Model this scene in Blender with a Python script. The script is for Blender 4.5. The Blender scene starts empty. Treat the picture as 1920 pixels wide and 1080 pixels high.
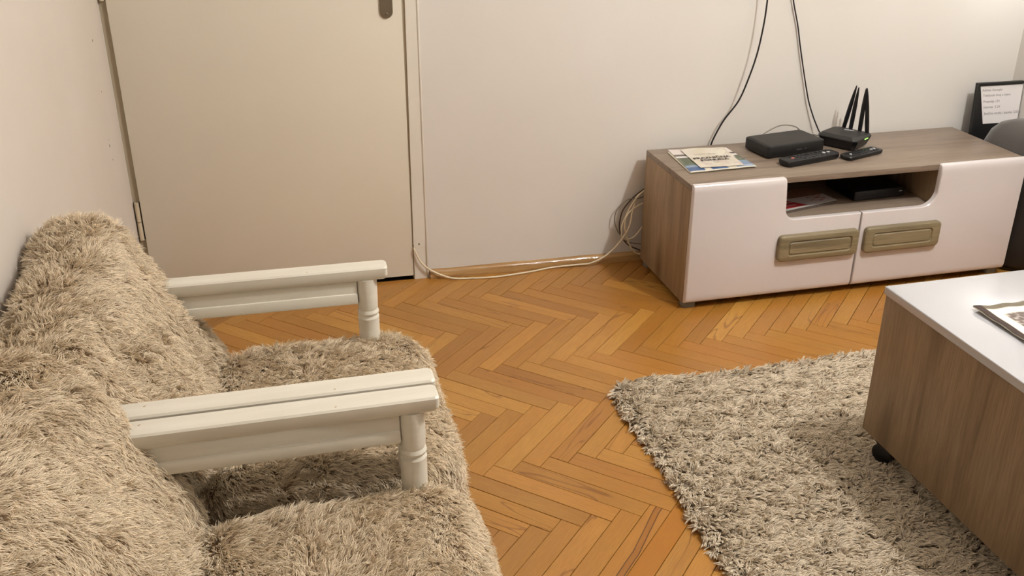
import bpy, bmesh, math, random
import numpy as np
from mathutils import Vector, Matrix, noise

random.seed(7)
rng = np.random.default_rng(11)
PI = math.pi
scene = bpy.context.scene
COL = scene.collection

# ------------------------------------------------------------------ camera
CAM_LOC = Vector((1.0828, -2.8989, 1.3212))
YAW, PITCH, ROLL, FPX = 0.22391, 0.43678, 0.00065, 1834.9
fwd = Vector((math.sin(YAW) * math.cos(PITCH), math.cos(YAW) * math.cos(PITCH), -math.sin(PITCH)))
rt0 = Vector((math.cos(YAW), -math.sin(YAW), 0))
up0 = rt0.cross(fwd)
rt = rt0 * math.cos(ROLL) + up0 * math.sin(ROLL)
up = -rt0 * math.sin(ROLL) + up0 * math.cos(ROLL)
cam_data = bpy.data.cameras.new('camera')
cam = bpy.data.objects.new('camera', cam_data)
COL.objects.link(cam)
cam_data.sensor_width = 36.0
cam_data.lens = 36.0 * FPX / 1920.0
cam_data.clip_start = 0.02
M = Matrix((rt, up, -fwd)).transposed().to_4x4()
M.translation = CAM_LOC
cam.matrix_world = M
scene.camera = cam

# ------------------------------------------------------------------ world, lamps, exposure
world = bpy.data.worlds.new('world')
scene.world = world
world.use_nodes = True
world.node_tree.nodes['Background'].inputs[0].default_value = (1.0, 0.85, 0.7, 1)
world.node_tree.nodes['Background'].inputs[1].default_value = 0.02

LAMP_POS = (2.84, -1.78, 2.30)
ld = bpy.data.lights.new('ceiling_bulb_light', 'POINT')
ld.energy = 83.0
ld.color = (1.0, 0.99, 0.965)
ld.shadow_soft_size = 0.028
lo = bpy.data.objects.new('ceiling_bulb_light', ld)
lo.location = LAMP_POS
COL.objects.link(lo)

vs = scene.view_settings
vs.view_transform = 'Standard'
vs.look = 'None'
vs.gamma = 1.0
vs.use_curve_mapping = False
vs.exposure = 0.35


# ------------------------------------------------------------------ helpers
def srgb(r, g, b):
    def f(c):
        c /= 255.0
        return c / 12.92 if c <= 0.04045 else ((c + 0.055) / 1.055) ** 2.4
    return (f(r), f(g), f(b), 1.0)


def link(name, data, parent=None, loc=None, rot=None):
    o = bpy.data.objects.new(name, data)
    COL.objects.link(o)
    if parent is not None:
        o.parent = parent
    if loc is not None:
        o.location = loc
    if rot is not None:
        o.rotation_euler = rot
    return o


def mesh_obj(name, verts, faces, mat=None, parent=None, loc=None, rot=None, smooth=False):
    me = bpy.data.meshes.new(name)
    me.from_pydata([tuple(v) for v in verts], [], faces)
    if smooth:
        for p in me.polygons:
            p.use_smooth = True
    me.update()
    if mat:
        me.materials.append(mat)
    return link(name, me, parent, loc, rot)


def bm_obj(name, bm, mat=None, parent=None, loc=None, rot=None, smooth=False, angle=None):
    me = bpy.data.meshes.new(name)
    bmesh.ops.recalc_face_normals(bm, faces=bm.faces[:])
    bm.to_mesh(me)
    bm.free()
    if smooth or angle:
        for p in me.polygons:
            p.use_smooth = True
    if mat:
        me.materials.append(mat)
    o = link(name, me, parent, loc, rot)
    if angle:
        try:
            me.set_sharp_from_angle(angle=angle)
        except Exception:
            pass
    return o


def box_bm(x0, x1, y0, y1, z0, z1, bev=0.0, seg=2, bm=None):
    b = bmesh.new()
    g = bmesh.ops.create_cube(b, size=1.0)
    for v in b.verts:
        v.co = Vector((x0 + (v.co.x + .5) * (x1 - x0), y0 + (v.co.y + .5) * (y1 - y0), z0 + (v.co.z + .5) * (z1 - z0)))
    if bev > 0:
        bmesh.ops.bevel(b, geom=b.edges[:], offset=bev, segments=seg, profile=0.5, affect='EDGES')
    if bm is None:
        return b
    me = bpy.data.meshes.new('tmp')
    b.to_mesh(me)
    b.free()
    bm.from_mesh(me)
    bpy.data.meshes.remove(me)
    return bm


def box(name, x0, x1, y0, y1, z0, z1, mat, parent=None, bev=0.0, seg=2, **kw):
    return bm_obj(name, box_bm(x0, x1, y0, y1, z0, z1, bev, seg), mat, parent, angle=0.7 if bev else None, **kw)


def catmull(pts, n=8):
    P = [Vector(p) for p in pts]
    P = [P[0] * 2 - P[1]] + P + [P[-1] * 2 - P[-2]]
    out = []
    for i in range(1, len(P) - 2):
        for k in range(n):
            t = k / n
            a, b, c, d = P[i - 1], P[i], P[i + 1], P[i + 2]
            out.append(0.5 * ((2 * b) + (c - a) * t + (2 * a - 5 * b + 4 * c - d) * t * t + (-a + 3 * b - 3 * c + d) * t ** 3))
    out.append(P[-2])
    return out


def tube(name, pts, r, mat, parent=None, n=8, sides=8, smooth_path=True):
    P = catmull(pts, n) if smooth_path else [Vector(p) for p in pts]
    verts, faces = [], []
    t0 = (P[1] - P[0]).normalized()
    u = t0.orthogonal().normalized()
    for i, p in enumerate(P):
        t = (P[min(i + 1, len(P) - 1)] - P[max(i - 1, 0)]).normalized()
        u = (u - t * u.dot(t)).normalized()
        w = t.cross(u)
        for k in range(sides):
            a = 2 * PI * k / sides
            verts.append(p + u * (r * math.cos(a)) + w * (r * math.sin(a)))
    for i in range(len(P) - 1):
        for k in range(sides):
            a = i * sides + k
            b = i * sides + (k + 1) % sides
            faces.append((a, b, b + sides, a + sides))
    faces.append(tuple(range(sides))[::-1])
    faces.append(tuple((len(P) - 1) * sides + k for k in range(sides)))
    return mesh_obj(name, verts, faces, mat, parent, smooth=True)


def loft(name, loops, mat, parent=None, cap0=True, cap1=True, smooth=True, angle=0.6, **kw):
    n = len(loops[0])
    verts = [v for lp in loops for v in lp]
    faces = []
    for i in range(len(loops) - 1):
        for k in range(n):
            a = i * n + k
            b = i * n + (k + 1) % n
            faces.append((a, b, b + n, a + n))
    if cap0:
        faces.append(tuple(range(n))[::-1])
    if cap1:
        faces.append(tuple((len(loops) - 1) * n + k for k in range(n)))
    bm = bmesh.new()
    vv = [bm.verts.new(v) for v in verts]
    for f in faces:
        try:
            bm.faces.new([vv[i] for i in f])
        except ValueError:
            pass
    return bm_obj(name, bm, mat, parent, angle=angle, **kw)


def rr(w, h, r, n=6):
    """rounded rectangle outline centred on the origin (2-D)."""
    r = min(r, w / 2 - 1e-5, h / 2 - 1e-5)
    out = []
    for cx, cy, a0 in ((w / 2 - r, h / 2 - r, 0), (-w / 2 + r, h / 2 - r, 90), (-w / 2 + r, -h / 2 + r, 180), (w / 2 - r, -h / 2 + r, 270)):
        for k in range(n + 1):
            a = math.radians(a0 + 90 * k / n)
            out.append((cx + r * math.cos(a), cy + r * math.sin(a)))
    return out


def slab(name, w, d, h, r, mat, parent=None, bev=0.003, taper=0.0, **kw):
    """rounded-corner body lying flat, base at z=0."""
    L = []
    for z, ins in ((0, bev + taper), (bev, taper), (h - bev, 0), (h - bev * .3, bev * .3), (h, bev)):
        L.append([(x, y, z) for x, y in rr(w - 2 * ins, d - 2 * ins, max(r - ins, 0.001))])
    return loft(name, L, mat, parent, **kw)


def thing(name, label, cat, loc=(0, 0, 0), rotz=0.0, group=None):
    o = link(name, None, None, loc, (0, 0, rotz))
    o.empty_display_size = 0.05
    o['label'] = label
    o['category'] = cat
    if group:
        o['group'] = group
    return o


def tag(o, label, cat, group=None):
    o['label'] = label
    o['category'] = cat
    if group:
        o['group'] = group
    return o


def structure(o, label=None, cat=None):
    o['kind'] = 'structure'
    if label:
        o['label'] = label
    if cat:
        o['category'] = cat
    return o


# ------------------------------------------------------------------ materials
class NT:
    def __init__(self, name):
        self.m = bpy.data.materials.new(name)
        self.m.use_nodes = True
        self.t = self.m.node_tree
        self.b = self.t.nodes['Principled BSDF']

    def n(self, typ, **kw):
        nd = self.t.nodes.new(typ)
        for k, v in kw.items():
            setattr(nd, k, v)
        return nd

    def l(self, a, b):
        self.t.links.new(a, b)

    def math(self, op, a, b=None, clamp=False):
        nd = self.n('ShaderNodeMath', operation=op, use_clamp=clamp)
        for i, v in enumerate((a, b)):
            if v is None:
                continue
            if isinstance(v, (int, float)):
                nd.inputs[i].default_value = v
            else:
                self.l(v, nd.inputs[i])
        return nd.outputs[0]

    def mix(self, fac, a, b, mode='MIX'):
        nd = self.n('ShaderNodeMix', data_type='RGBA', blend_type=mode)
        for sock, v in ((nd.inputs[0], fac), (nd.inputs[6], a), (nd.inputs[7], b)):
            if isinstance(v, (int, float)):
                sock.default_value = v
            elif isinstance(v, tuple):
                sock.default_value = v
            else:
                self.l(v, sock)
        return nd.outputs[2]

    def ramp(self, fac, stops):
        nd = self.n('ShaderNodeValToRGB')
        els = nd.color_ramp.elements
        while len(els) < len(stops):
            els.new(0.5)
        for e, (p, c) in zip(els, stops):
            e.position = p
            e.color = c if isinstance(c, tuple) else (c, c, c, 1)
        self.l(fac, nd.inputs[0])
        return nd.outputs[0]

    def noise(self, vec, scale, detail=3, rough=0.5, w=None, dist=0.0):
        nd = self.n('ShaderNodeTexNoise')
        if w is not None:
            nd.noise_dimensions = '4D'
            self.l(w, nd.inputs['W'])
        nd.inputs['Scale'].default_value = scale
        nd.inputs['Detail'].default_value = detail
        nd.inputs['Roughness'].default_value = rough
        nd.inputs['Distortion'].default_value = dist
        self.l(vec, nd.inputs['Vector'])
        return nd.outputs[0]

    def bump(self, h, strength=0.3, dist=0.001):
        nd = self.n('ShaderNodeBump')
        nd.inputs['Strength'].default_value = strength
        nd.inputs['Distance'].default_value = dist
        self.l(h, nd.inputs['Height'])
        self.l(nd.outputs[0], self.b.inputs['Normal'])

    def set(self, **kw):
        for k, v in kw.items():
            s = self.b.inputs[k]
            if isinstance(v, (int, float, tuple)):
                s.default_value = v
            else:
                self.l(v, s)
        return self.m

    def obj_co(self, scale=(1, 1, 1), rot=(0, 0, 0)):
        tc = self.n('ShaderNodeTexCoord')
        mp = self.n('ShaderNodeMapping')
        mp.inputs['Scale'].default_value = scale
        mp.inputs['Rotation'].default_value = rot
        self.l(tc.outputs['Object'], mp.inputs[0])
        return mp.outputs[0]


def plain(name, col, rough=0.5, **kw):
    t = NT(name)
    return t.set(**{'Base Color': col, 'Roughness': rough, **kw})


def plaster(name, c1, c2, bump=0.15):
    t = NT(name)
    co = t.obj_co()
    n1 = t.noise(co, 1.3, 4, 0.6)
    c = t.mix(t.ramp(n1, [(0.3, 0.0), (0.75, 1.0)]), c1, c2)
    t.set(**{'Base Color': c, 'Roughness': 0.75})
    n2 = t.noise(co, 60, 4, 0.6)
    t.bump(n2, bump, 0.0015)
    return t.m


def wood_panel(name, axis, dark, mid, light, rough=0.45, seed=0.0, con=0.85):
    """laminate oak: grain runs along the given object axis."""
    t = NT(name)
    sc = {'x': (0.9, 14, 14), 'z': (14, 14, 0.9), 'y': (14, 0.9, 14)}[axis]
    co = t.obj_co(sc)
    off = t.n('ShaderNodeVectorMath', operation='ADD')
    t.l(co, off.inputs[0])
    off.inputs[1].default_value = (seed, seed * 1.7, seed * 0.3)
    co = off.outputs[0]
    broad = t.noise(co, 0.55, 3, 0.55, dist=0.8)
    grain = t.noise(co, 2.0, 6, 0.6, dist=0.5)
    fine = t.noise(co, 16, 3, 0.6)
    base = t.mix(t.ramp(broad, [(0.34, 0.0), (0.66, 1.0)]), mid, light)
    base = t.mix(t.ramp(grain, [(0.52, 0.0), (0.52 + 0.14 / con, con)]), base, dark)
    base = t.mix(t.ramp(fine, [(0.35, 0.35), (0.6, 0.0)]), base, dark)
    blot = t.noise(co, 0.9, 2, 0.5, dist=1.5)
    base = t.mix(t.ramp(blot, [(0.55, 0.0), (0.72, 0.55)]), base, dark)
    # knots
    kc = t.obj_co({'x': (2.2, 9, 9), 'z': (9, 9, 2.2), 'y': (9, 2.2, 9)}[axis])
    ko = t.n('ShaderNodeVectorMath', operation='ADD')
    t.l(kc, ko.inputs[0])
    ko.inputs[1].default_value = (seed * 2.1, seed, seed)
    vor = t.n('ShaderNodeTexVoronoi')
    vor.inputs['Scale'].default_value = 0.75
    t.l(ko.outputs[0], vor.inputs['Vector'])
    kn = t.ramp(vor.outputs['Distance'], [(0.04, 0.85), (0.24, 0.0)])
    base = t.mix(kn, base, dark)
    t.set(**{'Base Color': base, 'Roughness': rough})
    t.bump(grain, 0.12, 0.0006)
    return t.m


WALL = plaster('wall_plaster', srgb(222, 217, 210), srgb(216, 209, 200))
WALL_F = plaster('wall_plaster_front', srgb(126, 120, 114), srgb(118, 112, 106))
WALL_L = plaster('wall_plaster_left', srgb(214, 205, 195), srgb(206, 195, 184))
CEIL = plaster('ceiling_plaster', srgb(222, 220, 216), srgb(216, 213, 208))
DOORP = plaster('door_paint', srgb(229, 222, 205), srgb(222, 214, 197), 0.05)
DOORP.node_tree.nodes['Principled BSDF'].inputs['Roughness'].default_value = 0.5
JAMB = plaster('jamb_paint', srgb(186, 174, 150), srgb(172, 158, 134), 0.1)
CASING = plaster('casing_paint', srgb(228, 222, 210), srgb(220, 212, 199), 0.1)
WHITE_PAINT = None


def painted_white():
    t = NT('cream_white_gloss_paint')
    co = t.obj_co((3, 30, 30))
    n1 = t.noise(co, 1.5, 4, 0.6)
    c = t.mix(t.ramp(n1, [(0.35, 0.0), (0.7, 1.0)]), srgb(224, 219, 206), srgb(213, 207, 192))
    co2 = t.obj_co()
    chips = t.ramp(t.noise(co2, 55, 2, 0.5), [(0.765, 0.0), (0.785, 0.8)])
    c = t.mix(chips, c, srgb(176, 150, 112))
    t.set(**{'Base Color': c, 'Roughness': 0.32})
    t.bump(n1, 0.15, 0.0008)
    return t.m


WHITE_PAINT = painted_white()
CAB_TOP = wood_panel('oak_laminate_top', 'x', srgb(96, 80, 66), srgb(134, 117, 102), srgb(152, 135, 118), 0.42, 1.3, 0.5)
CAB_SIDE = wood_panel('oak_laminate_side', 'z', srgb(106, 83, 58), srgb(152, 127, 98), srgb(172, 147, 116), 0.5, 4.1, 0.6)
TABLE_SIDE = wood_panel('oak_laminate_table', 'z', srgb(88, 68, 48), srgb(134, 111, 86), srgb(154, 130, 102), 0.5, 9.4, 0.38)
HANDLE_W = wood_panel('olive_wood_handle', 'x', srgb(104, 92, 68), srgb(140, 126, 96), srgb(150, 136, 106), 0.5, 2.2)
GLOSS_WHITE = plain('white_gloss_lacquer', srgb(212, 204, 202), 0.22, **{'Coat Weight': 0.5, 'Coat Roughness': 0.08})
BLACK = plain('black_plastic', srgb(20, 19, 19), 0.42)
BLACK2 = plain('black_satin_plastic', srgb(15, 15, 18), 0.36)
BLACK_TOP = plain('charcoal_plastic_top', srgb(44, 42, 39), 0.55)
DARK = plain('dark_void', srgb(20, 16, 13), 0.9)
GREY_FOOT = plain('grey_plastic_foot', srgb(118, 116, 108), 0.5)
CABLE_BLACK = plain('black_cable', srgb(24, 23, 24), 0.4)
CABLE_WHITE = plain('ivory_cable', srgb(222, 208, 180), 0.4)
CABLE_GREY = plain('grey_cable', srgb(126, 118, 106), 0.45)
METAL = plain('brown_nickel', srgb(132, 120, 102), 0.38, **{'Metallic': 0.6})
METAL_W = plain('painted_hinge', srgb(206, 192, 166), 0.4)
BTN = plain('light_button', srgb(190, 190, 190), 0.5)
BTN_DARK = plain('rubber_button', srgb(34, 34, 38), 0.6)
BTN_RED = plain('red_button', srgb(190, 110, 100), 0.5)
INK = plain('dark_ink', srgb(56, 50, 48), 0.7)
INK_GREY = plain('grey_ink', srgb(120, 112, 112), 0.7)
INK_WHITE = plain('white_print', srgb(200, 200, 198), 0.6)
PAPER = plain('white_paper', srgb(232, 226, 224), 0.6)
PAGES = plain('page_edges', srgb(196, 188, 170), 0.7)
LED = NT('green_led')
LED.set(**{'Base Color': (0.2, 0.9, 0.1, 1), 'Emission Color': (0.3, 1.0, 0.12, 1), 'Emission Strength': 2.5})
LED = LED.m


def table_top_mat():
    t = NT('white_gloss_table_top')
    co = t.obj_co()
    t.set(**{'Base Color': srgb(176, 176, 180), 'Roughness': 0.12, 'Coat Weight': 1.0, 'Coat Roughness': 0.03})
    t.bump(t.noise(co, 22, 3, 0.6), 0.12, 0.0012)
    return t.m


TABLE_TOP = table_top_mat()


def vcol_mat(name, rough=0.4, grain=0.0):
    t = NT(name)
    a = t.n('ShaderNodeAttribute', attribute_name='print')
    t.set(**{'Base Color': a.outputs['Color'], 'Roughness': rough})
    return t.m


PRINT = vcol_mat('printed_paper', 0.35)
WOVEN = vcol_mat('woven_cloth', 0.85)


def plank_mat(name, vein=False, brown=False):
    t = NT(name)
    uvn = t.n('ShaderNodeUVMap')
    uv = uvn.outputs[0]
    oi = t.n('ShaderNodeObjectInfo')
    geo = t.n('ShaderNodeNewGeometry')
    r = t.math('FRACT', t.math('ADD', oi.outputs['Random'], geo.outputs['Random Per Island']))
    w = t.math('MULTIPLY', r, 57.0)
    mp = t.n('ShaderNodeMapping')
    mp.inputs['Scale'].default_value = (3.0, 34.0, 1)
    t.l(uv, mp.inputs[0])
    grain = t.noise(mp.outputs[0], 1.6, 5, 0.6, w=w, dist=0.6)
    fine = t.noise(mp.outputs[0], 9.0, 3, 0.65, w=w)
    mp2 = t.n('ShaderNodeMapping')
    mp2.inputs['Scale'].default_value = (5.0, 14.0, 1)
    t.l(uv, mp2.inputs[0])
    broad = t.noise(mp2.outputs[0], 0.8, 2, 0.5, w=w)
    base = t.ramp(r, [(0.0, srgb(177, 127, 72)), (0.2, srgb(196, 146, 88)), (0.45, srgb(188, 136, 78)),
                      (0.7, srgb(202, 153, 94)), (0.86, srgb(181, 126, 68)), (1.0, srgb(208, 163, 104))])
    base = t.mix(t.ramp(broad, [(0.3, 0.35), (0.65, 0.0)]), base, srgb(165, 108, 52))
    base = t.mix(t.ramp(grain, [(0.55, 0.0), (0.75, 0.25)]), base, srgb(160, 106, 54))
    base = t.mix(t.ramp(fine, [(0.42, 0.28), (0.58, 0.0)]), base, srgb(158, 106, 56))
    # thin dark heartwood streaks on some planks
    mp3 = t.n('ShaderNodeMapping')
    mp3.inputs['Scale'].default_value = (1.6, 15.0, 1)
    t.l(uv, mp3.inputs[0])
    st = t.noise(mp3.outputs[0], 1.0, 2, 0.5, w=t.math('ADD', w, 13.0), dist=0.5)
    band = t.math('ABSOLUTE', t.math('SUBTRACT', st, 0.56))
    sel = t.math('LESS_THAN', t.math('FRACT', t.math('MULTIPLY', r, 7.31)), 0.4)
    streak = t.math('MULTIPLY', t.ramp(band, [(0.0, 1.0), (0.0075, 0.0)]), sel)
    base = t.mix(t.math('MULTIPLY', streak, 0.75), base, srgb(128, 78, 36))
    # tiny knots
    vor = t.n('ShaderNodeTexVoronoi')
    vor.inputs['Scale'].default_value = 5.5
    va = t.n('ShaderNodeVectorMath', operation='ADD')
    t.l(uv, va.inputs[0])
    cx = t.n('ShaderNodeCombineXYZ')
    t.l(w, cx.inputs[0])
    t.l(w, cx.inputs[1])
    t.l(cx.outputs[0], va.inputs[1])
    t.l(va.outputs[0], vor.inputs['Vector'])
    base = t.mix(t.ramp(vor.outputs['Distance'], [(0.012, 0.8), (0.024, 0.0)]), base, srgb(96, 52, 20))
    if brown:
        base = t.mix(0.6, base, srgb(186, 126, 44))
    if vein:
        sx = t.n('ShaderNodeSeparateXYZ')
        t.l(uv, sx.inputs[0])
        wob = t.noise(mp2.outputs[0], 1.0, 2, 0.5, w=w)
        s = t.math('MULTIPLY', t.math('MULTIPLY', t.math('SUBTRACT', sx.outputs[0], 0.16), 7.0, clamp=True), 0.017)
        mid = t.math('SUBTRACT', t.math('SUBTRACT', sx.outputs[1], 0.010), s)
        mid = t.math('ADD', mid, t.math('MULTIPLY', t.math('SUBTRACT', wob, 0.5), 0.008))
        e = t.math('ABSOLUTE', mid)
        inner = t.ramp(t.math('MULTIPLY', e, 100.0), [(0.60, 0.6), (0.66, 0.0)])
        base = t.mix(inner, base, srgb(150, 96, 44))
        ring = t.math('ABSOLUTE', t.math('SUBTRACT', e, 0.0066))
        base = t.mix(t.ramp(t.math('MULTIPLY', ring, 100.0), [(0.05, 0.9), (0.16, 0.0)]), base, srgb(70, 40, 16))
    base = t.mix(1.0, base, oi.outputs['Color'], 'MULTIPLY')
    base = t.mix(1.0, base, (0.82, 0.75, 0.42, 1), 'MULTIPLY')
    t.set(**{'Base Color': base, 'Roughness': t.ramp(fine, [(0.3, 0.36), (0.7, 0.28)]), 'Coat Weight': 0.25, 'Coat Roughness': 0.25})
    t.bump(grain, 0.08, 0.0006)
    return t.m


PLANK = plank_mat('beech_parquet')
PLANK_V = plank_mat('beech_parquet_veined', vein=True)
PLANK_B = plank_mat('beech_parquet_brown', brown=True)


def fur_mat(name, root, tip, rand=0.25, sheen=0.0, rough=0.75):
    t = NT(name)
    h = t.n('ShaderNodeHairInfo')
    c = t.mix(t.ramp(h.outputs['Intercept'], [(0.0, 0.0), (0.75, 1.0)]), root, tip)
    v = t.math('ADD', t.math('MULTIPLY', h.outputs['Random'], rand), 1.0 - rand * 0.5)
    hsv = t.n('ShaderNodeHueSaturation')
    t.l(c, hsv.inputs['Color'])
    t.l(v, hsv.inputs['Value'])
    t.set(**{'Base Color': hsv.outputs[0], 'Roughness': rough, 'Specular IOR Level': 0.35})
    return t.m


FUR = fur_mat('beige_faux_fur', srgb(196, 172, 142), srgb(236, 219, 192), 0.4, rough=0.5)
FUR_BASE = plain('beige_fur_backing', srgb(150, 126, 98), 0.95)
PILE = fur_mat('grey_shag_pile', srgb(176, 162, 141), srgb(222, 207, 184), 0.2, rough=0.65)
PILE_BASE = plain('grey_shag_backing', srgb(128, 116, 98), 0.95)


def fabric(name, c1, c2, scale=400):
    t = NT(name)
    co = t.obj_co()
    n1 = t.noise(co, scale, 2, 0.5)
    t.set(**{'Base Color': t.mix(n1, c1, c2), 'Roughness': 0.9, 'Sheen Weight': 0.3})
    t.bump(n1, 0.3, 0.001)
    return t.m


GREY_FABRIC = fabric('grey_upholstery', srgb(66, 61, 57), srgb(82, 76, 71))

# ------------------------------------------------------------------ room shell
XL, XR, YB, YF, ZC = 0.595, 3.515, 0.0, -4.30, 2.55
DL, DR, DTOP = 0.616, 1.416, 2.02           # door leaf edges
# back wall: above the door, and right of the casing, one mesh with a door opening
bmw = bmesh.new()
box_bm(1.462, XR + 0.1, 0.0, 0.12, 0, ZC, bm=bmw)
box_bm(XL - 0.1, 1.462, 0.0, 0.12, DTOP + 0.05, ZC, bm=bmw)
box_bm(XL - 0.1, XL, 0.0, 0.12, 0, DTOP + 0.05, bm=bmw)
wall_back = structure(bm_obj('wall_back', bmw, WALL))
wall_left = structure(box('wall_left', XL - 0.12, XL, YF, 0.0, 0, ZC, WALL_L))
wall_right = structure(box('wall_right', XR, XR + 0.12, YF, 0.0, 0, ZC, WALL))
wall_front = structure(box('wall_front', XL - 0.12, XR + 0.12, YF - 0.12, YF, 0, ZC, WALL_F))
ceiling = structure(box('ceiling', XL - 0.12, XR + 0.12, YF - 0.12, 0.12, ZC, ZC + 0.1, CEIL))
floor = structure(box('floor', XL - 0.12, XR + 0.12, YF - 0.12, 0.12, -0.06, -0.006, DARK))

# nail holes and chips in the plaster near the corner
for (y, z, r) in ((-.165, .831, .0028), (-.165, .698, .0016), (-.188, .557, .0036), (-.177, .515, .0018), (-.182, .572, .0014)):
    L = [[(0.0004 * s, y + r * k * math.cos(a), z + r * k * 1.4 * math.sin(a)) for a in [2 * PI * i / 7 for i in range(7)]]
         for s, k in ((0, 1), (1, .8), (1.5, .3))]
    loft('nail_hole', [[(XL + p[0], p[1], p[2]) for p in lp] for lp in L], INK, wall_left, cap0=False)

# door, its frame and hardware
door = structure(link('door_1', None, None, (DL, 0, 0)), 'flat beige painted interior door with a nickel keyplate', 'door')
DW = DR - DL
box('leaf', 0, DW, 0.0, 0.04, 0.012, DTOP, DOORP, door, bev=0.002)
# keyplate with keyhole and screw
kp = [[(x + 0.755, -0.0005 - d, z + 0.925) for x, z in rr(0.037 - 2 * i, 0.186 - 2 * i, 0.0185 - i, 8)] for d, i in ((0, 0), (0.004, 0), (0.0065, 0.0025))]
plate = loft('keyplate', kp, METAL, door)
kh = [[(x + 0.755, -0.0075 - d, z + 0.893) for x, z in rr(0.006, 0.016, 0.003, 4)] for d in (0, 0.0002)]
loft('keyhole', kh, DARK, plate)
sc = [[(0.755 + r * math.cos(a), -0.007 - d, 0.844 + r * math.sin(a)) for a in [2 * PI * i / 14 for i in range(14)]] for d, r in ((0, .0048), (.0012, .0045), (.0022, .002))]
loft('screw', sc, METAL, plate)
lv = tube('lever', [(0.755, -0.006, 0.965), (0.755, -0.045, 0.966), (0.735, -0.052, 0.966), (0.64, -0.05, 0.962)], 0.0085, METAL, door, sides=12)
# hinges in the jamb recess
for z0 in (0.208, 0.905, 1.7):
    hz = link('hinge', None, door)
    bmh = bmesh.new()
    for za, zb in ((z0, z0 + 0.056), (z0 + 0.059, z0 + 0.118)):
        g = bmesh.ops.create_cone(bmh, cap_ends=True, segments=14, radius1=0.0065, radius2=0.0065, depth=zb - za)
        bmesh.ops.translate(bmh, verts=g['verts'], vec=(-0.0105, 0.003, (za + zb) / 2))
    hb = bm_obj('hinge_barrel', bmh, METAL_W, hz, angle=0.8)
    box('hinge_leaf', -0.019, -0.0015, 0.0085, 0.0105, z0, z0 + 0.118, INK, hz)

# frame: jamb strip on the left, casing on the right with its gap tapering down
frame = structure(link('door_frame', None, None, (0, 0, 0)), 'painted frame around the beige door', 'door frame')
box('jamb', XL, DL + 0.002, 0.012, 0.10, 0, DTOP + 0.03, JAMB, frame)
box('jamb', DR - 0.0005, 1.462, 0.0022, 0.10, 0, DTOP + 0.03, JAMB, frame)
box('head', XL, 1.462, -0.004, 0.10, DTOP + 0.004, DTOP + 0.05, CASING, frame, bev=0.001)
vv = []
for z, xl in ((0.0, DR + 0.0022), (0.112, DR + 0.0028), (0.112, DR + 0.0028), (0.9, DR + 0.0095), (DTOP + 0.004, DR + 0.012)):
    vv.append((z, xl))
for (za, xa), (zb, xb), pr in ((vv[0], (0.1115, DR + 0.0028), 0.0032), (vv[2], vv[3], 0.0045), (vv[3], vv[4], 0.0045)):
    V = []
    for z, x in ((za, xa), (zb, xb)):
        V += [(x, 0.012, z), (x, -pr, z), (1.459, -pr, z), (1.462, -pr + 0.003, z), (1.4625, 0.012, z)]
    F = [(i, (i + 1) % 5, (i + 1) % 5 + 5, i + 5) for i in range(5)] + [(4, 3, 2, 1, 0), (5, 6, 7, 8, 9)]
    mesh_obj('casing', V, F, CASING, frame)
bead = box('bead', 1.4585, 1.4645, -0.0075, 0.001, 0.012, DTOP + 0.05, CASING, frame, bev=0.002)
hl = [[(1.4365 + r * math.cos(a), -0.0047 - d, 0.122 + 1.2 * r * math.sin(a)) for a in [2 * PI * i / 9 for i in range(9)]] for d, r in ((0, .003), (.0003, .002))]
loft('nail_hole', hl, INK_GREY, frame, cap0=False)
hl = [[(1.4195 + r * math.cos(a), -0.0035 - d, 0.118 + 2.2 * r * math.sin(a)) for a in [2 * PI * i / 9 for i in range(9)]] for d, r in ((0, .0022), (.0003, .0015))]
loft('nail_hole', hl, DARK, frame, cap0=False)

# baseboard: quarter-round varnished strip
BASEW = NT('varnished_baseboard')
co = BASEW.obj_co((2, 40, 40))
BASEW.set(**{'Base Color': BASEW.mix(BASEW.ramp(BASEW.noise(co, 2.0, 5, 0.6), [(0.35, 0.0), (0.65, 1.0)]), srgb(150, 110, 66), srgb(190, 152, 100)), 'Roughness': 0.16,
             'Coat Weight': 0.6, 'Coat Roughness': 0.06})
BASEW.bump(BASEW.noise(BASEW.obj_co((6, 20, 20)), 3.0, 3, 0.6), 0.5, 0.004)
BASEW = BASEW.m
prof = [(0, 0.0), (-0.017, 0.0), (-0.0165, 0.010), (-0.014, 0.018), (-0.010, 0.024), (-0.005, 0.028), (0.0, 0.029)]
nseg = 60
L = []
for i in range(nseg + 1):
    x = 1.468 + (XR - 1.468) * i / nseg
    wv = 0.0007 * math.sin(x * 23) + 0.0005 * math.sin(x * 51 + 1)
    L.append([(x, y - (wv if y < -0.001 else 0), z + (wv if z > 0.01 else 0)) for y, z in prof])
structure(loft('baseboard_back', L, BASEW, None, angle=1.2))
structure(box('baseboard_left', XL, XL + 0.014, -4.2, -0.03, 0, 0.03, BASEW, bev=0.004))
structure(box('baseboard_right', XR - 0.014, XR, -4.2, -0.03, 0, 0.03, BASEW, bev=0.004))

# ------------------------------------------------------------------ herringbone parquet
PL, PW, RHO = 0.3205, 0.0476, 0.035
pitch = PW * math.sqrt(2)
GAP = 0.0012
O0 = Vector((1.475, -0.649))
rowx = Vector((math.cos(RHO), math.sin(RHO)))
rowy = Vector((-math.sin(RHO), math.cos(RHO)))


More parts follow.
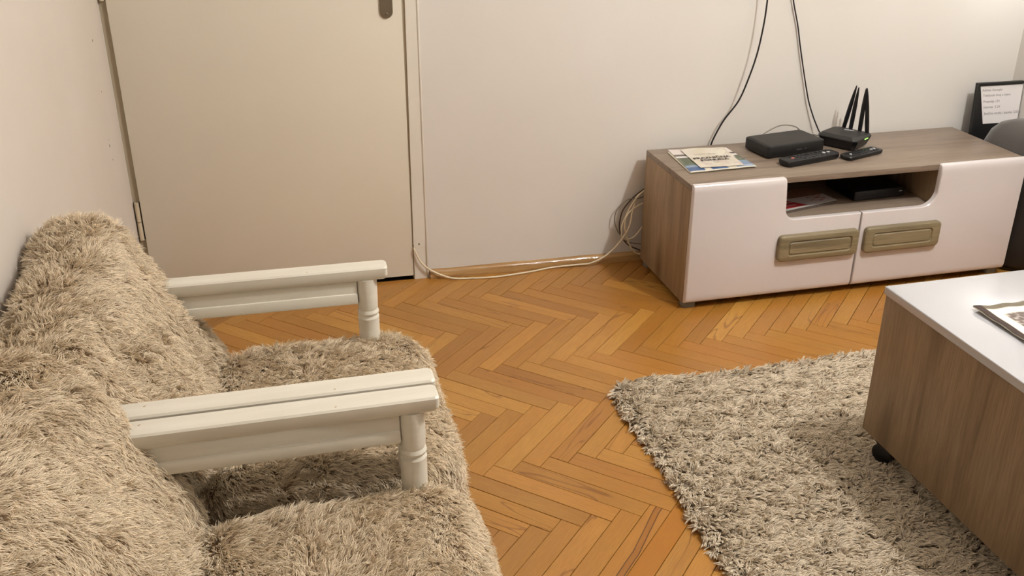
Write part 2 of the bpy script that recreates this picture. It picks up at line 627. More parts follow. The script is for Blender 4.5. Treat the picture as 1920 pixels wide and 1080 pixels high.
def plank_mesh(poly, z, name='plank'):
    """convex 2-D outline -> bevelled plank mesh with metric uv."""
    n = len(poly)
    c = sum((Vector(p) for p in poly), Vector((0, 0))) / n
    def inset(p, d):
        v = c - Vector(p)
        sx = d if v.x > 0 else -d
        sy = d if v.y > 0 else -d
        return (p[0] + sx, p[1] + sy)
    V = [(p[0], p[1], -0.005) for p in poly] + [(p[0], p[1], -0.0007) for p in poly]
    V += [(*inset(p, 0.0006), 0.0) for p in poly]
    F = [tuple(range(2 * n, 3 * n))]
    for i in range(n):
        j = (i + 1) % n
        F.append((i, j, j + n, i + n))
        F.append((i + n, j + n, j + 2 * n, i + 2 * n))
    return V, F


def finish_plank(name, V, F, mats):
    me = bpy.data.meshes.new(name)
    me.from_pydata(V, [], F)
    uv = me.uv_layers.new(name='UVMap')
    co = np.array(V)
    idx = np.zeros(len(me.loops), dtype=np.int32)
    me.loops.foreach_get('vertex_index', idx)
    uv.data.foreach_set('uv', co[idx][:, :2].astype(np.float32).ravel())
    for m in mats:
        me.materials.append(m)
    me.update()
    return me


full = [(GAP / 2, GAP / 2), (PL - GAP / 2, GAP / 2), (PL - GAP / 2, PW - GAP / 2), (GAP / 2, PW - GAP / 2)]
V0, F0 = plank_mesh(full, 0)
shared = {k: finish_plank('plank', V0, F0, [m]) for k, m in (('n', PLANK), ('v', PLANK_V), ('b', PLANK_B))}


def clip_poly(poly, xmin, xmax, ymin, ymax):
    def cl(P, f, g):
        out = []
        for i in range(len(P)):
            a, b = P[i], P[(i + 1) % len(P)]
            fa, fb = f(a), f(b)
            if fa >= 0:
                out.append(a)
            if (fa >= 0) != (fb >= 0):
                t = fa / (fa - fb)
                out.append((a[0] + (b[0] - a[0]) * t, a[1] + (b[1] - a[1]) * t))
        return out
    P = cl(poly, lambda p: p[0] - xmin, None)
    P = cl(P, lambda p: xmax - p[0], None) if len(P) > 2 else P
    P = cl(P, lambda p: p[1] - ymin, None) if len(P) > 2 else P
    P = cl(P, lambda p: ymax - p[1], None) if len(P) > 2 else P
    return P


def in_frame(x, y, margin=40):
    d = Vector((x, y, 0)) - CAM_LOC
    z = d.dot(fwd)
    if z <= 0.1:
        return False, 0
    px = 960 + FPX * d.dot(rt) / z
    py = 540 - FPX * d.dot(up) / z
    return (-margin < px < 1920 + margin and -margin < py < 1080 + margin), z


cands = []
for j in range(-3, 10):
    for k in range(-70, 75):
        O = O0 + rowx * (k * pitch) - rowy * (j * math.sqrt(2) * PL)
        for kind, ang in (('v', PI / 4), ('u', -PI / 4)):
            a = ang + RHO
            ca, sa = math.cos(a), math.sin(a)
            P = [(O.x + ca * p[0] - sa * p[1], O.y + sa * p[0] + ca * p[1]) for p in full]
            ymaxw = 0.0
            C = clip_poly(P, XL, XR, YF, 0.0)
            if len(C) < 3:
                continue
            area = abs(sum(C[i][0] * C[(i + 1) % len(C)][1] - C[(i + 1) % len(C)][0] * C[i][1] for i in range(len(C)))) / 2
            if area < 2e-4:
                continue
            cx = sum(p[0] for p in C) / len(C)
            cy = sum(p[1] for p in C) / len(C)
            vis, dist = in_frame(cx, cy)
            hidden = (cx > 1.92 and cy < -0.87) or (cx < 0.85 and cy < -0.9) or (cx < 1.22 and cy < -1.3) or (cx > 2.3 and cy > -0.30)
            cands.append((0 if (vis and not hidden) else 1, dist, O.x, O.y, a, kind, C, len(C) == 4 and abs(area - (PL - GAP) * (PW - GAP)) < 1e-6, cx, cy, j, k))
cands.sort(key=lambda c: (c[0], c[1]))
SPECIAL = {}      # (kind, j, k) -> 'v' or 'b'
TONE = {}
SPECIAL.update({('v', 2, 1): 'v', ('v', 2, 2): 'b'})
TONE.update({('v', 0, 1): (1.14, 1.17, 1.2), ('u', -1, 1): (0.86, 0.82, 0.78), ('v', 0, 2): (0.98, 0.97, 0.95), ('v', 0, 6): (1.1, 1.12, 1.12), ('v', 0, 7): (0.93, 0.88, 0.78), ('v', 2, 0): (0.99, 0.98, 0.95),
             ('v', 2, 1): (1.05, 1.05, 1.05), ('v', 2, 2): (0.98, 0.92, 0.8), ('v', 2, 4): (1.1, 1.12, 1.1), ('v', 1, 1): (1.07, 1.08, 1.08), ('v', 1, 0): (1.0, 1.0, 0.98), ('v', 1, -1): (1.06, 1.07, 1.05)})
singles = cands[:292]
rest = cands[292:]
tint = random.Random(3)
for (vis, dist, ox, oy, a, kind, C, whole, cx, cy, j, k) in singles:
    key = (kind, j, k)
    dz = tint.uniform(-0.0004, 0.0004)
    if whole:
        o = link('plank', shared[SPECIAL.get(key, 'n')], floor, (ox, oy, dz), (0, 0, a))
    else:
        ca, sa = math.cos(-a), math.sin(-a)
        Q = [((p[0] - ox) * ca - (p[1] - oy) * sa, (p[0] - ox) * sa + (p[1] - oy) * ca) for p in C]
        V, F = plank_mesh(Q, 0)
        o = link('plank', finish_plank('plank', V, F, [PLANK]), floor, (ox, oy, dz), (0, 0, a))
    g = tint.uniform(0.9, 1.07)
    tn = TONE.get(key, (g, g * tint.uniform(0.98, 1.02), g * tint.uniform(0.95, 1.04)))
    o.color = (*tn, 1)
VV, FF, UU = [], [], []
for (vis, dist, ox, oy, a, kind, C, whole, cx, cy, j, k) in rest:
    ca, sa = math.cos(-a), math.sin(-a)
    Q = [((p[0] - ox) * ca - (p[1] - oy) * sa, (p[0] - ox) * sa + (p[1] - oy) * ca) for p in C]
    V, F = plank_mesh(Q, 0)
    b = len(VV)
    ca, sa = math.cos(a), math.sin(a)
    for v in V:
        VV.append((ox + ca * v[0] - sa * v[1], oy + sa * v[0] + ca * v[1], v[2]))
        UU.append((v[0], v[1]))
    FF += [tuple(i + b for i in f) for f in F]
me = bpy.data.meshes.new('parquet_planks')
me.from_pydata(VV, [], FF)
uvl = me.uv_layers.new(name='UVMap')
idx = np.zeros(len(me.loops), dtype=np.int32)
me.loops.foreach_get('vertex_index', idx)
uvl.data.foreach_set('uv', np.array(UU, dtype=np.float32)[idx].ravel())
me.materials.append(PLANK)
pf = link('parquet_planks', me, floor)
pf['kind'] = 'stuff'

# ------------------------------------------------------------------ ceiling lamp (above the frame)
lamp = thing('ceiling_lamp', 'small ceiling pendant lamp above the coffee table', 'lamp', LAMP_POS)
box('canopy', -0.05, 0.05, -0.05, 0.05, ZC - 2.30 - 0.03, ZC - 2.30, plain('lamp_white', srgb(230, 230, 225), 0.5), lamp, bev=0.01)
tube('cord', [(0, 0, 0.22), (0, 0, 0.16), (0, 0, 0.09)], 0.004, CABLE_WHITE, lamp)
tube('socket', [(0, 0, 0.10), (0, 0, 0.09), (0, 0, 0.07)], 0.02, CABLE_WHITE, lamp, sides=14)

# small lit globe lamp at the right-hand corner, seen only as the reflection on the coffee table
globe = thing('wall_lamp', 'small lit globe lamp on the right wall near the corner', 'lamp', (3.437, -0.150, 1.050))
gm = NT('lit_globe')
gm.set(**{'Base Color': (1, 1, 1, 1), 'Emission Color': (0.9, 0.95, 1.0, 1), 'Emission Strength': 20.0})
bmg = bmesh.new()
bmesh.ops.create_uvsphere(bmg, u_segments=24, v_segments=14, radius=0.042)
bm_obj('globe', bmg, gm.m, globe, smooth=True)
tube('bracket', [(0.0775, 0, 0.0), (0.06, 0, 0), (0.040, 0, 0)], 0.012, METAL, globe, sides=12)


# ------------------------------------------------------------------ fur
def vnoise(P, f, seed):
    """cheap smooth vector noise from sums of sines, P (n,3) -> (n,3) in about [-1,1]."""
    r = np.random.default_rng(seed)
    out = np.zeros_like(P)
    for _ in range(5):
        K = r.normal(size=(3, 3)) * f
        ph = r.uniform(0, 2 * PI, 3)
        out += np.sin(P @ K + ph)
    return out / 2.6


def surface_samples(ob, n, keep=None, seed=1):
    me = ob.data
    me.calc_loop_triangles()
    nt = len(me.loop_triangles)
    tri = np.zeros(nt * 3, dtype=np.int32)
    me.loop_triangles.foreach_get('vertices', tri)
    tri = tri.reshape(-1, 3)
    co = np.zeros(len(me.vertices) * 3)
    me.vertices.foreach_get('co', co)
    co = co.reshape(-1, 3)
    no = np.zeros(len(me.vertices) * 3)
    me.vertices.foreach_get('normal', no)
    no = no.reshape(-1, 3)
    a, b, c = co[tri[:, 0]], co[tri[:, 1]], co[tri[:, 2]]
    ar = np.linalg.norm(np.cross(b - a, c - a), axis=1) / 2
    if keep is not None:
        ar = ar * keep((a + b + c) / 3)
    r = np.random.default_rng(seed)
    t = r.choice(nt, size=n, p=ar / ar.sum())
    u = r.random((n, 2))
    fl = u.sum(1) > 1
    u[fl] = 1 - u[fl]
    w = np.stack([1 - u.sum(1), u[:, 0], u[:, 1]], 1)
    P = (co[tri[t]] * w[:, :, None]).sum(1)
    N = (no[tri[t]] * w[:, :, None]).sum(1)
    N /= np.linalg.norm(N, axis=1, keepdims=True)
    return P, N


def make_fur(name, base, mat, parent, n_tufts, per, length, spread, comb, radius, keep=None, seed=1, lift=0.55,
             fine=0.25, conv=0.75, npt=5, nz=(22, 0.30, 70, 0.38)):
    C, N = surface_samples(base, n_tufts, keep, seed)
    r = np.random.default_rng(seed + 5)
    D = comb(C, N) + vnoise(C, nz[0], seed) * nz[1] + vnoise(C, nz[2], seed + 1) * nz[3] + r.normal(size=C.shape) * fine
    D -= N * (D * N).sum(1, keepdims=True)
    D = D + N * (lift * (1 + 0.25 * r.normal(size=(len(C), 1))))
    D /= np.linalg.norm(D, axis=1, keepdims=True)
    Lt = length * (0.75 + 0.5 * r.random((len(C), 1)))
    n = n_tufts * per
    Cr, Nr, Dr, Lr = (np.repeat(x, per, axis=0) for x in (C, N, D, Lt))
    off = r.normal(size=(n, 3)) * spread
    off -= Nr * (off * Nr).sum(1, keepdims=True)
    root = Cr + off
    Lr = Lr * (0.7 + 0.5 * r.random((n, 1)))
    tipv = Dr * Lr + r.normal(size=(n, 3)) * (spread * 0.35)
    side = np.cross(Dr, Nr)
    curl = r.normal(size=(n, 1)) * 0.10 * Lr * side
    pts = np.zeros((n, npt, 3))
    for i in range(npt):
        s = i / (npt - 1)
        up_part = Nr * Lr * 0.42 * (s * (1 - s)) * 1.4
        base_line = root - off * (conv * s * s)
        pts[:, i, :] = base_line + tipv * s + up_part + curl * math.sin(s * PI)
    cu = bpy.data.hair_curves.new(name)
    cu.add_curves([npt] * n)
    cu.attributes['position'].data.foreach_set('vector', pts.astype(np.float32).ravel())
    rad = np.tile(np.array([radius * k for k in np.interp(np.linspace(0, 1, npt), [0, .5, 1], [1.0, 0.9, 0.3])], dtype=np.float32), n)
    ra = cu.attributes.get('radius') or cu.attributes.new('radius', 'FLOAT', 'POINT')
    ra.data.foreach_set('value', rad)
    cu.materials.append(mat)
    o = link(name, cu, parent)
    o['kind'] = 'stuff'
    return o


# ------------------------------------------------------------------ armchairs
def resample(P, n, closed=True):
    P = np.array(P, dtype=float)
    if closed:
        P = np.vstack([P, P[:1]])
    d = np.r_[0, np.cumsum(np.linalg.norm(np.diff(P, axis=0), axis=1))]
    s = np.linspace(0, d[-1], n, endpoint=not closed)
    return np.stack([np.interp(s, d, P[:, i]) for i in range(P.shape[1])], 1)


def smooth_closed(P, it=3):
    for _ in range(it):
        P = 0.5 * P + 0.25 * np.roll(P, 1, axis=0) + 0.25 * np.roll(P, -1, axis=0)
    return P


def cushion(name, prof, y0, y1, mat, parent, shape=None, n=64, m=44, edge=0.055):
    """closed xz profile swept along y, ends rounded off."""
    P = smooth_closed(resample(prof, n), 2)
    c = P.mean(0)
    loops = []
    for i in range(m + 1):
        t = i / m
        y = y0 + (y1 - y0) * t
        e = min(y - y0, y1 - y)
        k = 1.0
        if e < edge:
            q = 1 - e / edge
            k = math.sqrt(max(0.0, 1 - q * q))
        depth = edge * 0.9 * (1 - k)
        ring = []
        for p in P:
            v = p - c
            L = np.linalg.norm(v)
            v2 = v * max(0.02, (L - depth) / L if L > depth else 0.02)
            q3 = np.array([c[0] + v2[0], y, c[1] + v2[1]])
            if shape:
                q3 = shape(q3, t)
            ring.append(tuple(q3))
        loops.append(ring)
    return loft(name, loops, mat, parent, angle=3.0)


BACK_PROF = [(0.016, 0.575), (0.012, 0.640), (0.026, 0.672), (0.066, 0.686), (0.108, 0.686), (0.144, 0.667), (0.180, 0.614), (0.210, 0.552), (0.240, 0.497),
             (0.268, 0.440), (0.296, 0.385), (0.300, 0.345), (0.272, 0.335), (0.215, 0.350), (0.150, 0.420), (0.085, 0.500), (0.040, 0.545)]
SEAT_PROF = [(0.285, 0.300), (0.285, 0.375), (0.330, 0.398), (0.45, 0.402), (0.58, 0.402), (0.652, 0.398), (0.690, 0.378), (0.703, 0.335),
             (0.700, 0.270), (0.692, 0.215), (0.678, 0.215), (0.665, 0.280), (0.60, 0.298), (0.45, 0.300)]


def arm(parent, yc, x0=0.10, x1=0.650, top=0.560, w=0.043, yaw=0.0):
    """flat painted board with a rail underneath and a turned front post."""
    r = link('armrest', None, parent, (x1, yc, 0), (0, 0, yaw))
    xb = x0 - x1
    # board with rounded front corners
    out = []
    for cx, cy, a0 in ((-0.007, w / 2 - 0.007, 0), (None, 0, 0), (-0.007, -w / 2 + 0.007, 270)):
        if cx is None:
            out += [(xb, w / 2), (xb, -w / 2)]
            continue
        aa = [a0 + 90 * k / 4 for k in range(5)]
        out += [(cx + 0.007 * math.cos(math.radians(a)), cy + 0.007 * math.sin(math.radians(a))) for a in aa]
    n = len(out)
    c = (xb / 2, 0)
    def ins(p, d):
        return (p[0] + (d if p[0] < c[0] else -d), p[1] + (d if p[1] < 0 else -d))
    L = [[(*ins(p, 0.004), top - 0.026) for p in out], [(*ins(p, 0.0), top - 0.018) for p in out], [(*p, top - 0.003) for p in out],
         [(*ins(p, 0.0025), top) for p in out]]
    loft('arm_board', L, WHITE_PAINT, r, angle=0.5)
    bm = bmesh.new()
    box_bm(xb, -0.060, -0.0125, 0.0125, top - 0.076, top - 0.0255, bev=0.002, bm=bm)
    box_bm(xb, -0.060, -0.0155, 0.0155, top - 0.076, top - 0.053, bev=0.003, bm=bm)
    bm_obj('arm_rail', bm, WHITE_PAINT, r, angle=0.6)
    # post: squared with chamfers at the top, turned rings, round below
    px = -0.041
    L = []
    S = 16
    for z, rad, sq in ((top - 0.026, 0.0200, 1), (top - 0.066, 0.0198, 1), (top - 0.080, 0.0190, 0.7), (top - 0.089, 0.0182, 0.2), (top - 0.092, 0.0172, 0),
                       (top - 0.0950, 0.0185, 0), (top - 0.0985, 0.0196, 0), (top - 0.1020, 0.0188, 0), (top - 0.1045, 0.0172, 0), (top - 0.1070, 0.0185, 0),
                       (top - 0.1100, 0.0196, 0), (top - 0.1135, 0.0190, 0), (top - 0.140, 0.0188, 0), (top - 0.200, 0.0190, 0), (0.30, 0.019, 0),
                       (0.29, 0.021, 0), (0.18, 0.019, 0), (0.03, 0.0135, 0), (0.0, 0.0125, 0)):
        ring = []
        rad *= 1.09
        for k in range(S):
            a = 2 * PI * (k + 0.5) / S
            ca, sa = math.cos(a), math.sin(a)
            oct_r = rad * math.cos(PI / 8) / max(abs(math.cos(((a + PI / 8) % (PI / 4)) - PI / 8)), 1e-3)
            R = oct_r * sq + rad * (1 - sq)
            ring.append((px + R * ca, R * sa, z))
        L.append(ring)
    loft('front_leg', L, WHITE_PAINT, r, angle=0.45)
    return r


def comb_back(P, N):
    d = np.zeros_like(P)
    d[:, 0] = 0.30
    d[:, 1] = 0.25 * np.sin(P[:, 2] * 21 + P[:, 1] * 9)
    d[:, 2] = -0.55
    return d


def comb_seat(P, N):
    d = np.zeros_like(P)
    d[:, 0] = 0.45
    d[:, 1] = -0.35 + 0.25 * np.sin(P[:, 0] * 17)
    d[:, 2] = -0.3
    return d


def armchair(name, label, y, arm_specs, seat_y, back_y, seed, back_shape, seat_shape, edge=0.055):
    t = thing(name, label, 'armchair', (0.60, y, 0), 0, 'white framed armchairs under beige fur covers')
    for spec in arm_specs:
        arm(t, **spec)
    # hidden frame: seat rails and rear legs
    fr = bmesh.new()
    box_bm(0.09, 0.62, -0.215, -0.19, 0.23, 0.285, bev=0.003, bm=fr)
    box_bm(0.09, 0.62, 0.19, 0.215, 0.23, 0.285, bev=0.003, bm=fr)
    box_bm(0.58, 0.605, -0.20, 0.20, 0.23, 0.285, bev=0.003, bm=fr)
    box_bm(0.10, 0.13, -0.20, 0.20, 0.23, 0.285, bev=0.003, bm=fr)
    bm_obj('seat_frame', fr, WHITE_PAINT, t, angle=0.6)
    for s in (-1, 1):
        tube('rear_leg', [(0.03, s * 0.212, 0.545), (0.055, s * 0.212, 0.40), (0.10, s * 0.212, 0.22), (0.095, s * 0.212, 0.0)], 0.018, WHITE_PAINT, t, sides=12)
    b = cushion('back_cover', BACK_PROF, back_y[0], back_y[1], FUR_BASE, t, back_shape, edge=edge)
    s = cushion('seat_cover', SEAT_PROF, seat_y[0], seat_y[1], FUR_BASE, t, seat_shape)
    keep_b = lambda c: np.where((c[:, 0] > 0.30 - 0.0) & (c[:, 2] < 0.34), 0.1, 1.0)
    make_fur('back_fur', b, FUR, b, 24000, 6, 0.019, 0.0024, comb_back, 0.00050, keep_b, seed, lift=0.5, conv=0.5)
    keep_s = lambda c: np.where(c[:, 2] < 0.29, 0.25, 1.0)
    make_fur('seat_fur', s, FUR, s, 27000, 6, 0.018, 0.0024, comb_seat, 0.00050, keep_s, seed + 20, lift=0.42, conv=0.45)
    return t


def back_shape_far(q, t):
    x, y, z = q
    # sagging crown and a soft dent near the near end
    s = max(0.0, min(1.0, (0.24 - y) / 0.42))
    f = max(0.0, (z - 0.45) / 0.25)
    z -= (0.048 + 0.045 * max(0.0, 1 - x / 0.12)) * s * f * f
    d = math.exp(-(((y + 0.10) / 0.07) ** 2 + ((z - 0.585) / 0.05) ** 2))
    x -= 0.022 * d
    z -= 0.012 * d
    x += 0.004 * math.sin(y * 31 + z * 17) + 0.004 * math.sin(z * 43 - y * 12)
    return np.array([x, y, z])


def back_shape_near(q, t):
    x, y, z = q
    s = max(0.0, min(1.0, (0.20 - y) / 0.4))
    f = max(0.0, (z - 0.45) / 0.25)
    z -= 0.012 * s * f * f
    x += 0.005 * math.sin(y * 27 + z * 15) + 0.004 * math.sin(z * 39 + y * 14)
    return np.array([x, y, z])


def seat_shape_gen(tilt_far):
    def f(q, t):
        x, y, z = q
        # front corners rounded in plan, seat narrows a little toward the back
        k = max(0.0, min(1.0, (x - 0.28) / 0.42))
        y2 = y * (0.80 + 0.20 * k ** 0.7) if y > 0 else y * (0.94 + 0.06 * k)
        e = max(0.0, abs(y) - 0.17) / 0.08
        if x > 0.55:
            x -= 0.045 * min(1.0, e) ** 2 * (x - 0.55) / 0.15
        z += 0.003 * math.sin(x * 23 + y * 17) + (0.004 * math.sin(x * 11 - 1) if z > 0.35 else 0)
        return np.array([x, y2, z])
    return f


armchair('armchair', 'beige fur covered armchair nearest the door, far arm by the parquet', -1.365,
         [dict(yc=0.222, x1=0.632, yaw=0.0, w=0.040), dict(yc=-0.2215, x1=0.657, yaw=0.022, w=0.043)],
         (-0.240, 0.262), (-0.203, 0.285), 3, back_shape_far, seat_shape_gen(0))
armchair('armchair', 'beige fur covered armchair in the near corner, in front of the other one', -1.858,
         [dict(yc=0.2205, x1=0.655, yaw=0.022, w=0.042), dict(yc=-0.2225, x1=0.655, yaw=0.0, w=0.042)],
         (-0.243, 0.228), (-0.225, 0.241), 31, back_shape_near, seat_shape_gen(0), edge=0.038)

# ------------------------------------------------------------------ shag rug
RX0, RY0 = 1.822, -0.812
rug = thing('shag_rug', 'grey beige shag rug lying under the coffee table', 'rug', (RX0, RY0, 0), 0.012)
RW, RD = 1.50, 1.75


def rug_edge(x, y):
    return x, y


nx, ny = 60, 70
V, F = [], []
for j in range(ny + 1):
    for i in range(nx + 1):
        u, v = i / nx, j / ny
        x = u * RW
        y = -v * RD
        r = 0.030
        # rounded corner, slightly wavy outline
        if x < r and -y < r:
            a = math.atan2(-y - r, x - r)
            m = max(abs(x - r), abs(-y - r)) / r
            x = r + math.cos(a) * r * m
            y = -(r + math.sin(a) * r * m)
        y += (1 - v) ** 6 * (0.012 * math.exp(-((x - 0.13) / 0.05) ** 2) + 0.006 * math.sin(x * 11 + 0.5) * min(1, x * 5))
        x += (1 - u) ** 6 * 0.005 * math.sin(y * 13)
        z = 0.010 + 0.0025 * math.sin(x * 19 + y * 7) * math.sin(y * 23 + 1)
        V.append((x, y, z))
for j in range(ny):
    for i in range(nx):
        a = j * (nx + 1) + i
        F.append((a, a + nx + 1, a + nx + 2, a + 1))
nb = len(V)
rim = [i for i in range(nx + 1)] + [(j * (nx + 1) + nx) for j in range(1, ny + 1)] + [ny * (nx + 1) + i for i in range(nx - 1, -1, -1)] + [j * (nx + 1) for j in range(ny - 1, 0, -1)]
for i in rim:
    V.append((V[i][0], V[i][1], 0.0012))
for q in range(len(rim)):
    q2 = (q + 1) % len(rim)
    F.append((rim[q], rim[q2], nb + q2, nb + q))
backing = mesh_obj('backing', V, F, PILE_BASE, rug, smooth=True)


def comb_rug(P, N):
    d = np.zeros_like(P)
    d[:, 0] = 0.45 + 0.12 * np.sin(P[:, 1] * 5 + P[:, 0] * 3)
    d[:, 1] = -0.32
    e = np.exp(-P[:, 0] / 0.03)
    d[:, 0] -= e * 0.8
    return d


keep_r = lambda c: np.where(c[:, 2] > 0.004, 1.0, 0.4) * np.where(c[:, 1] < -1.15, 0.35, 1.0) * np.where((c[:, 0] > 0.85) & (c[:, 1] < -0.75), 0.25, 1.0)
make_fur('pile', backing, PILE, rug, 60000, 5, 0.0165, 0.0022, comb_rug, 0.00098, keep_r, 77, lift=0.34, fine=0.20, conv=0.85, nz=(30, 0.10, 120, 0.42))

# ------------------------------------------------------------------ tv cabinet
CX, CY, CYAW = 2.1753, -0.0421, 0.0216
CL, CD, CH, CHB = 1.123, 0.358, 0.396, 0.019
tv = thing('tv_cabinet', 'low oak and white gloss cabinet standing against the white wall', 'cabinet', (CX, CY, 0), CYAW)
T = 0.018
box('top_panel', 0, CL, -CD, 0, CH - T, CH, CAB_TOP, tv, bev=0.0008)
box('side_panel', 0, T, -CD, 0, CHB, CH - T, CAB_SIDE, tv, bev=0.0006)
box('side_panel', CL - T, CL, -CD, 0, CHB, CH - T, CAB_SIDE, tv, bev=0.0006)
box('bottom_panel', T, CL - T, -CD, 0, CHB, CHB + T, CAB_SIDE, tv)
box('back_panel', T, CL - T, -0.006, 0, CHB + T, CH - T, CAB_SIDE, tv)
SH = 0.259
box('shelf', 0.27, 0.845, -CD, -0.006, SH - T, SH, CAB_TOP, tv, bev=0.0006)
box('divider', 0.252, 0.27, -CD, -0.006, CHB + T, CH - T, CAB_SIDE, tv, bev=0.0006)
box('divider', 0.833, 0.851, -CD, -0.006, CHB + T, CH - T, CAB_SIDE, tv, bev=0.0006)
for fx in (0.006, CL - 0.046):
    for fy in (-CD + 0.002, -0.045):
        L = [[(x + fx + 0.02, y + fy + 0.018, z) for x, y in rr(0.042, 0.036, 0.010)] for z in (0.0012, CHB)]
        loft('foot', L, GREY_FOOT, tv)


def arc(cx, cz, r, a0, a1, n=8):
    return [(cx + r * math.cos(math.radians(a0 + (a1 - a0) * k / n)), cz + r * math.sin(math.radians(a0 + (a1 - a0) * k / n))) for k in range(n + 1)]


def cabinet_door(outline, parent):
    bm = bmesh.new()
    th = 0.018
    y0 = -CD - 0.0012
    vs_ = [bm.verts.new((x, y0, z)) for x, z in outline]
    f = bm.faces.new(vs_)
    g = bmesh.ops.extrude_face_region(bm, geom=[f])
    nv = [v for v in g['geom'] if isinstance(v, bmesh.types.BMVert)]
    bmesh.ops.translate(bm, verts=nv, vec=(0, -th, 0))
    front = [f for f in bm.faces if all(abs(v.co.y - (y0 - th)) < 1e-6 for v in f.verts)][0]
    edges = list(front.edges)
    bmesh.ops.bevel(bm, geom=edges, offset=0.0045, segments=3, profile=0.5, affect='EDGES')
    zt = max(z for x, z in outline)
    zb = min(z for x, z in outline)
    for z in [zt - 0.003, zt - 0.007, zt - 0.012, zt - 0.018, zt - 0.025, zb + 0.004, zb + 0.009, zb + 0.015, zb + 0.022]:
        bmesh.ops.bisect_plane(bm, geom=bm.verts[:] + bm.edges[:] + bm.faces[:], plane_co=(0, 0, z), plane_no=(0, 0, 1))
    for v in bm.verts:
        if v.co.y < y0 - th * 0.5:
            for zz, s in ((zt, 1), (zb, -1)):
                q = 1 - min(1.0, abs(v.co.z - zz) / 0.025)
                v.co.y += 0.0105 * (1 - math.sqrt(max(0, 1 - q * q)))
    bmesh.ops.triangulate(bm, faces=[f for f in bm.faces if len(f.verts) > 4])
    return bm_obj('door', bm, GLOSS_WHITE, parent, angle=0.5)


def handle(cx, cz, w, h, mirror, parent):
    y = -CD - 0.0192
    def ring(ww, hh, r, yy, dx=0, dz=0):
        return [(cx + x + dx, yy, cz + z + dz) for x, z in rr(ww, hh, r, 7)]
    L = [ring(w, h, 0.014, y), ring(w, h, 0.014, y - 0.013), ring(w - 0.004, h - 0.004, 0.013, y - 0.0155), ring(w - 0.010, h - 0.010, 0.011, y - 0.017),
         ring(w - 0.052, h - 0.034, 0.012, y - 0.0175, 0.003 * mirror), ring(w - 0.056, h - 0.038, 0.010, y - 0.0135, 0.003 * mirror),
         ring(w - 0.062, h - 0.044, 0.009, y - 0.0135, 0.003 * mirror), ring(w - 0.068, h - 0.050, 0.007, y - 0.0165, 0.003 * mirror)]
    return loft('handle', L, HANDLE_W, parent, angle=0.5)


DZ0, DZ1 = CHB + 0.004, CH + 0.004
NZ = 0.268
zm = CL / 2
doorL = [(0.001, DZ0), (zm - 0.004, DZ0), (zm - 0.002, NZ)] + arc(0.337, NZ + 0.034, 0.034, 270, 180) + arc(0.2965 - 0.008, DZ1 - 0.008, 0.008, 0, 90, 5) + [(0.001, DZ1)]
doorR = [(zm + 0.002, DZ0), (CL - 0.001, DZ0), (CL - 0.001, DZ1)] + arc(0.817 + 0.006, DZ1 - 0.006, 0.006, 90, 180, 5) + [(0.8165, 0.318)] + arc(0.7665, NZ + 0.050, 0.050, 0, -90, 10) + [(zm + 0.002, NZ)]
dl = cabinet_door(doorL, tv)
handle(0.4195, 0.1795, 0.268, 0.083, 1, dl)
dr = cabinet_door(doorR, tv)
handle(0.7085, 0.1795, 0.264, 0.083, -1, dr)

CAB = Matrix.Translation((CX, CY, 0)) @ Matrix.Rotation(CYAW, 4, 'Z')


def on_cab(x, y, z=CH):
    return CAB @ Vector((x, y, z))


# ------------------------------------------------------------------ things on the cabinet
def print_sheet(name, corners, z0, thick, fn, parent=None, nx=40, ny=40, mat=PRINT, wave=None, loc=(0, 0, 0), rotz=0, zoff=None):
    """thin printed sheet from 4 plan corners (far-left, far-right, near-right, near-left) with colour attribute."""
    V, Cc = [], []
    A, B, Cn, D = [Vector(c) for c in corners]
    for j in range(ny + 1):
        for i in range(nx + 1):
            u, v = i / nx, j / ny
            p = (A * (1 - u) + B * u) * (1 - v) + (D * (1 - u) + Cn * u) * v
            dz = wave(u, v) if wave else 0
            V.append((p.x, p.y, z0 + thick + dz))
    n1 = len(V)
    F = []
    for j in range(ny):
        for i in range(nx):
            a = j * (nx + 1) + i
            F.append((a, a + nx + 1, a + nx + 2, a + 1))
    rim = [i for i in range(nx + 1)] + [(j * (nx + 1) + nx) for j in range(1, ny + 1)] + [ny * (nx + 1) + i for i in range(nx - 1, -1, -1)] + [j * (nx + 1) for j in range(ny - 1, 0, -1)]
    for i in rim:
        x, y, z = V[i]
        V.append((x, y, z - thick))
    for q in range(len(rim)):
        q2 = (q + 1) % len(rim)
        F.append((rim[q2], rim[q], n1 + q, n1 + q2))
    F.append(tuple(n1 + q for q in range(len(rim))))
    me = bpy.data.meshes.new(name)
    me.from_pydata(V, [], F)
    at = me.color_attributes.new('print', 'FLOAT_COLOR', 'POINT')
    cols = np.zeros((len(V), 4), dtype=np.float32)
    for j in range(ny + 1):
        for i in range(nx + 1):
            cols[j * (nx + 1) + i] = fn(i / nx, j / ny)
    cols[n1:] = srgb(222, 214, 196)
    at.data.foreach_set('color', cols.ravel())
    me.materials.append(mat)
    return link(name, me, parent, loc, (0, 0, rotz))


def text_obj(name, body, size, mat, parent, loc, rot, align='CENTER', extrude=0.0, bold=0.0):
    cu = bpy.data.curves.new(name, 'FONT')
    cu.body = body
    cu.size = size
    cu.align_x = align
    cu.offset = bold
    cu.resolution_u = 3
    cu.materials.append(mat)
    o = bpy.data.objects.new(name, cu)
    dg = bpy.context.evaluated_depsgraph_get()
    COL.objects.link(o)
    bpy.context.view_layer.update()
    me = bpy.data.meshes.new_from_object(o.evaluated_get(bpy.context.evaluated_depsgraph_get()))
    bpy.data.objects.remove(o)
    me.materials.clear()
    me.materials.append(mat)
    return link(name, me, parent, loc, rot)


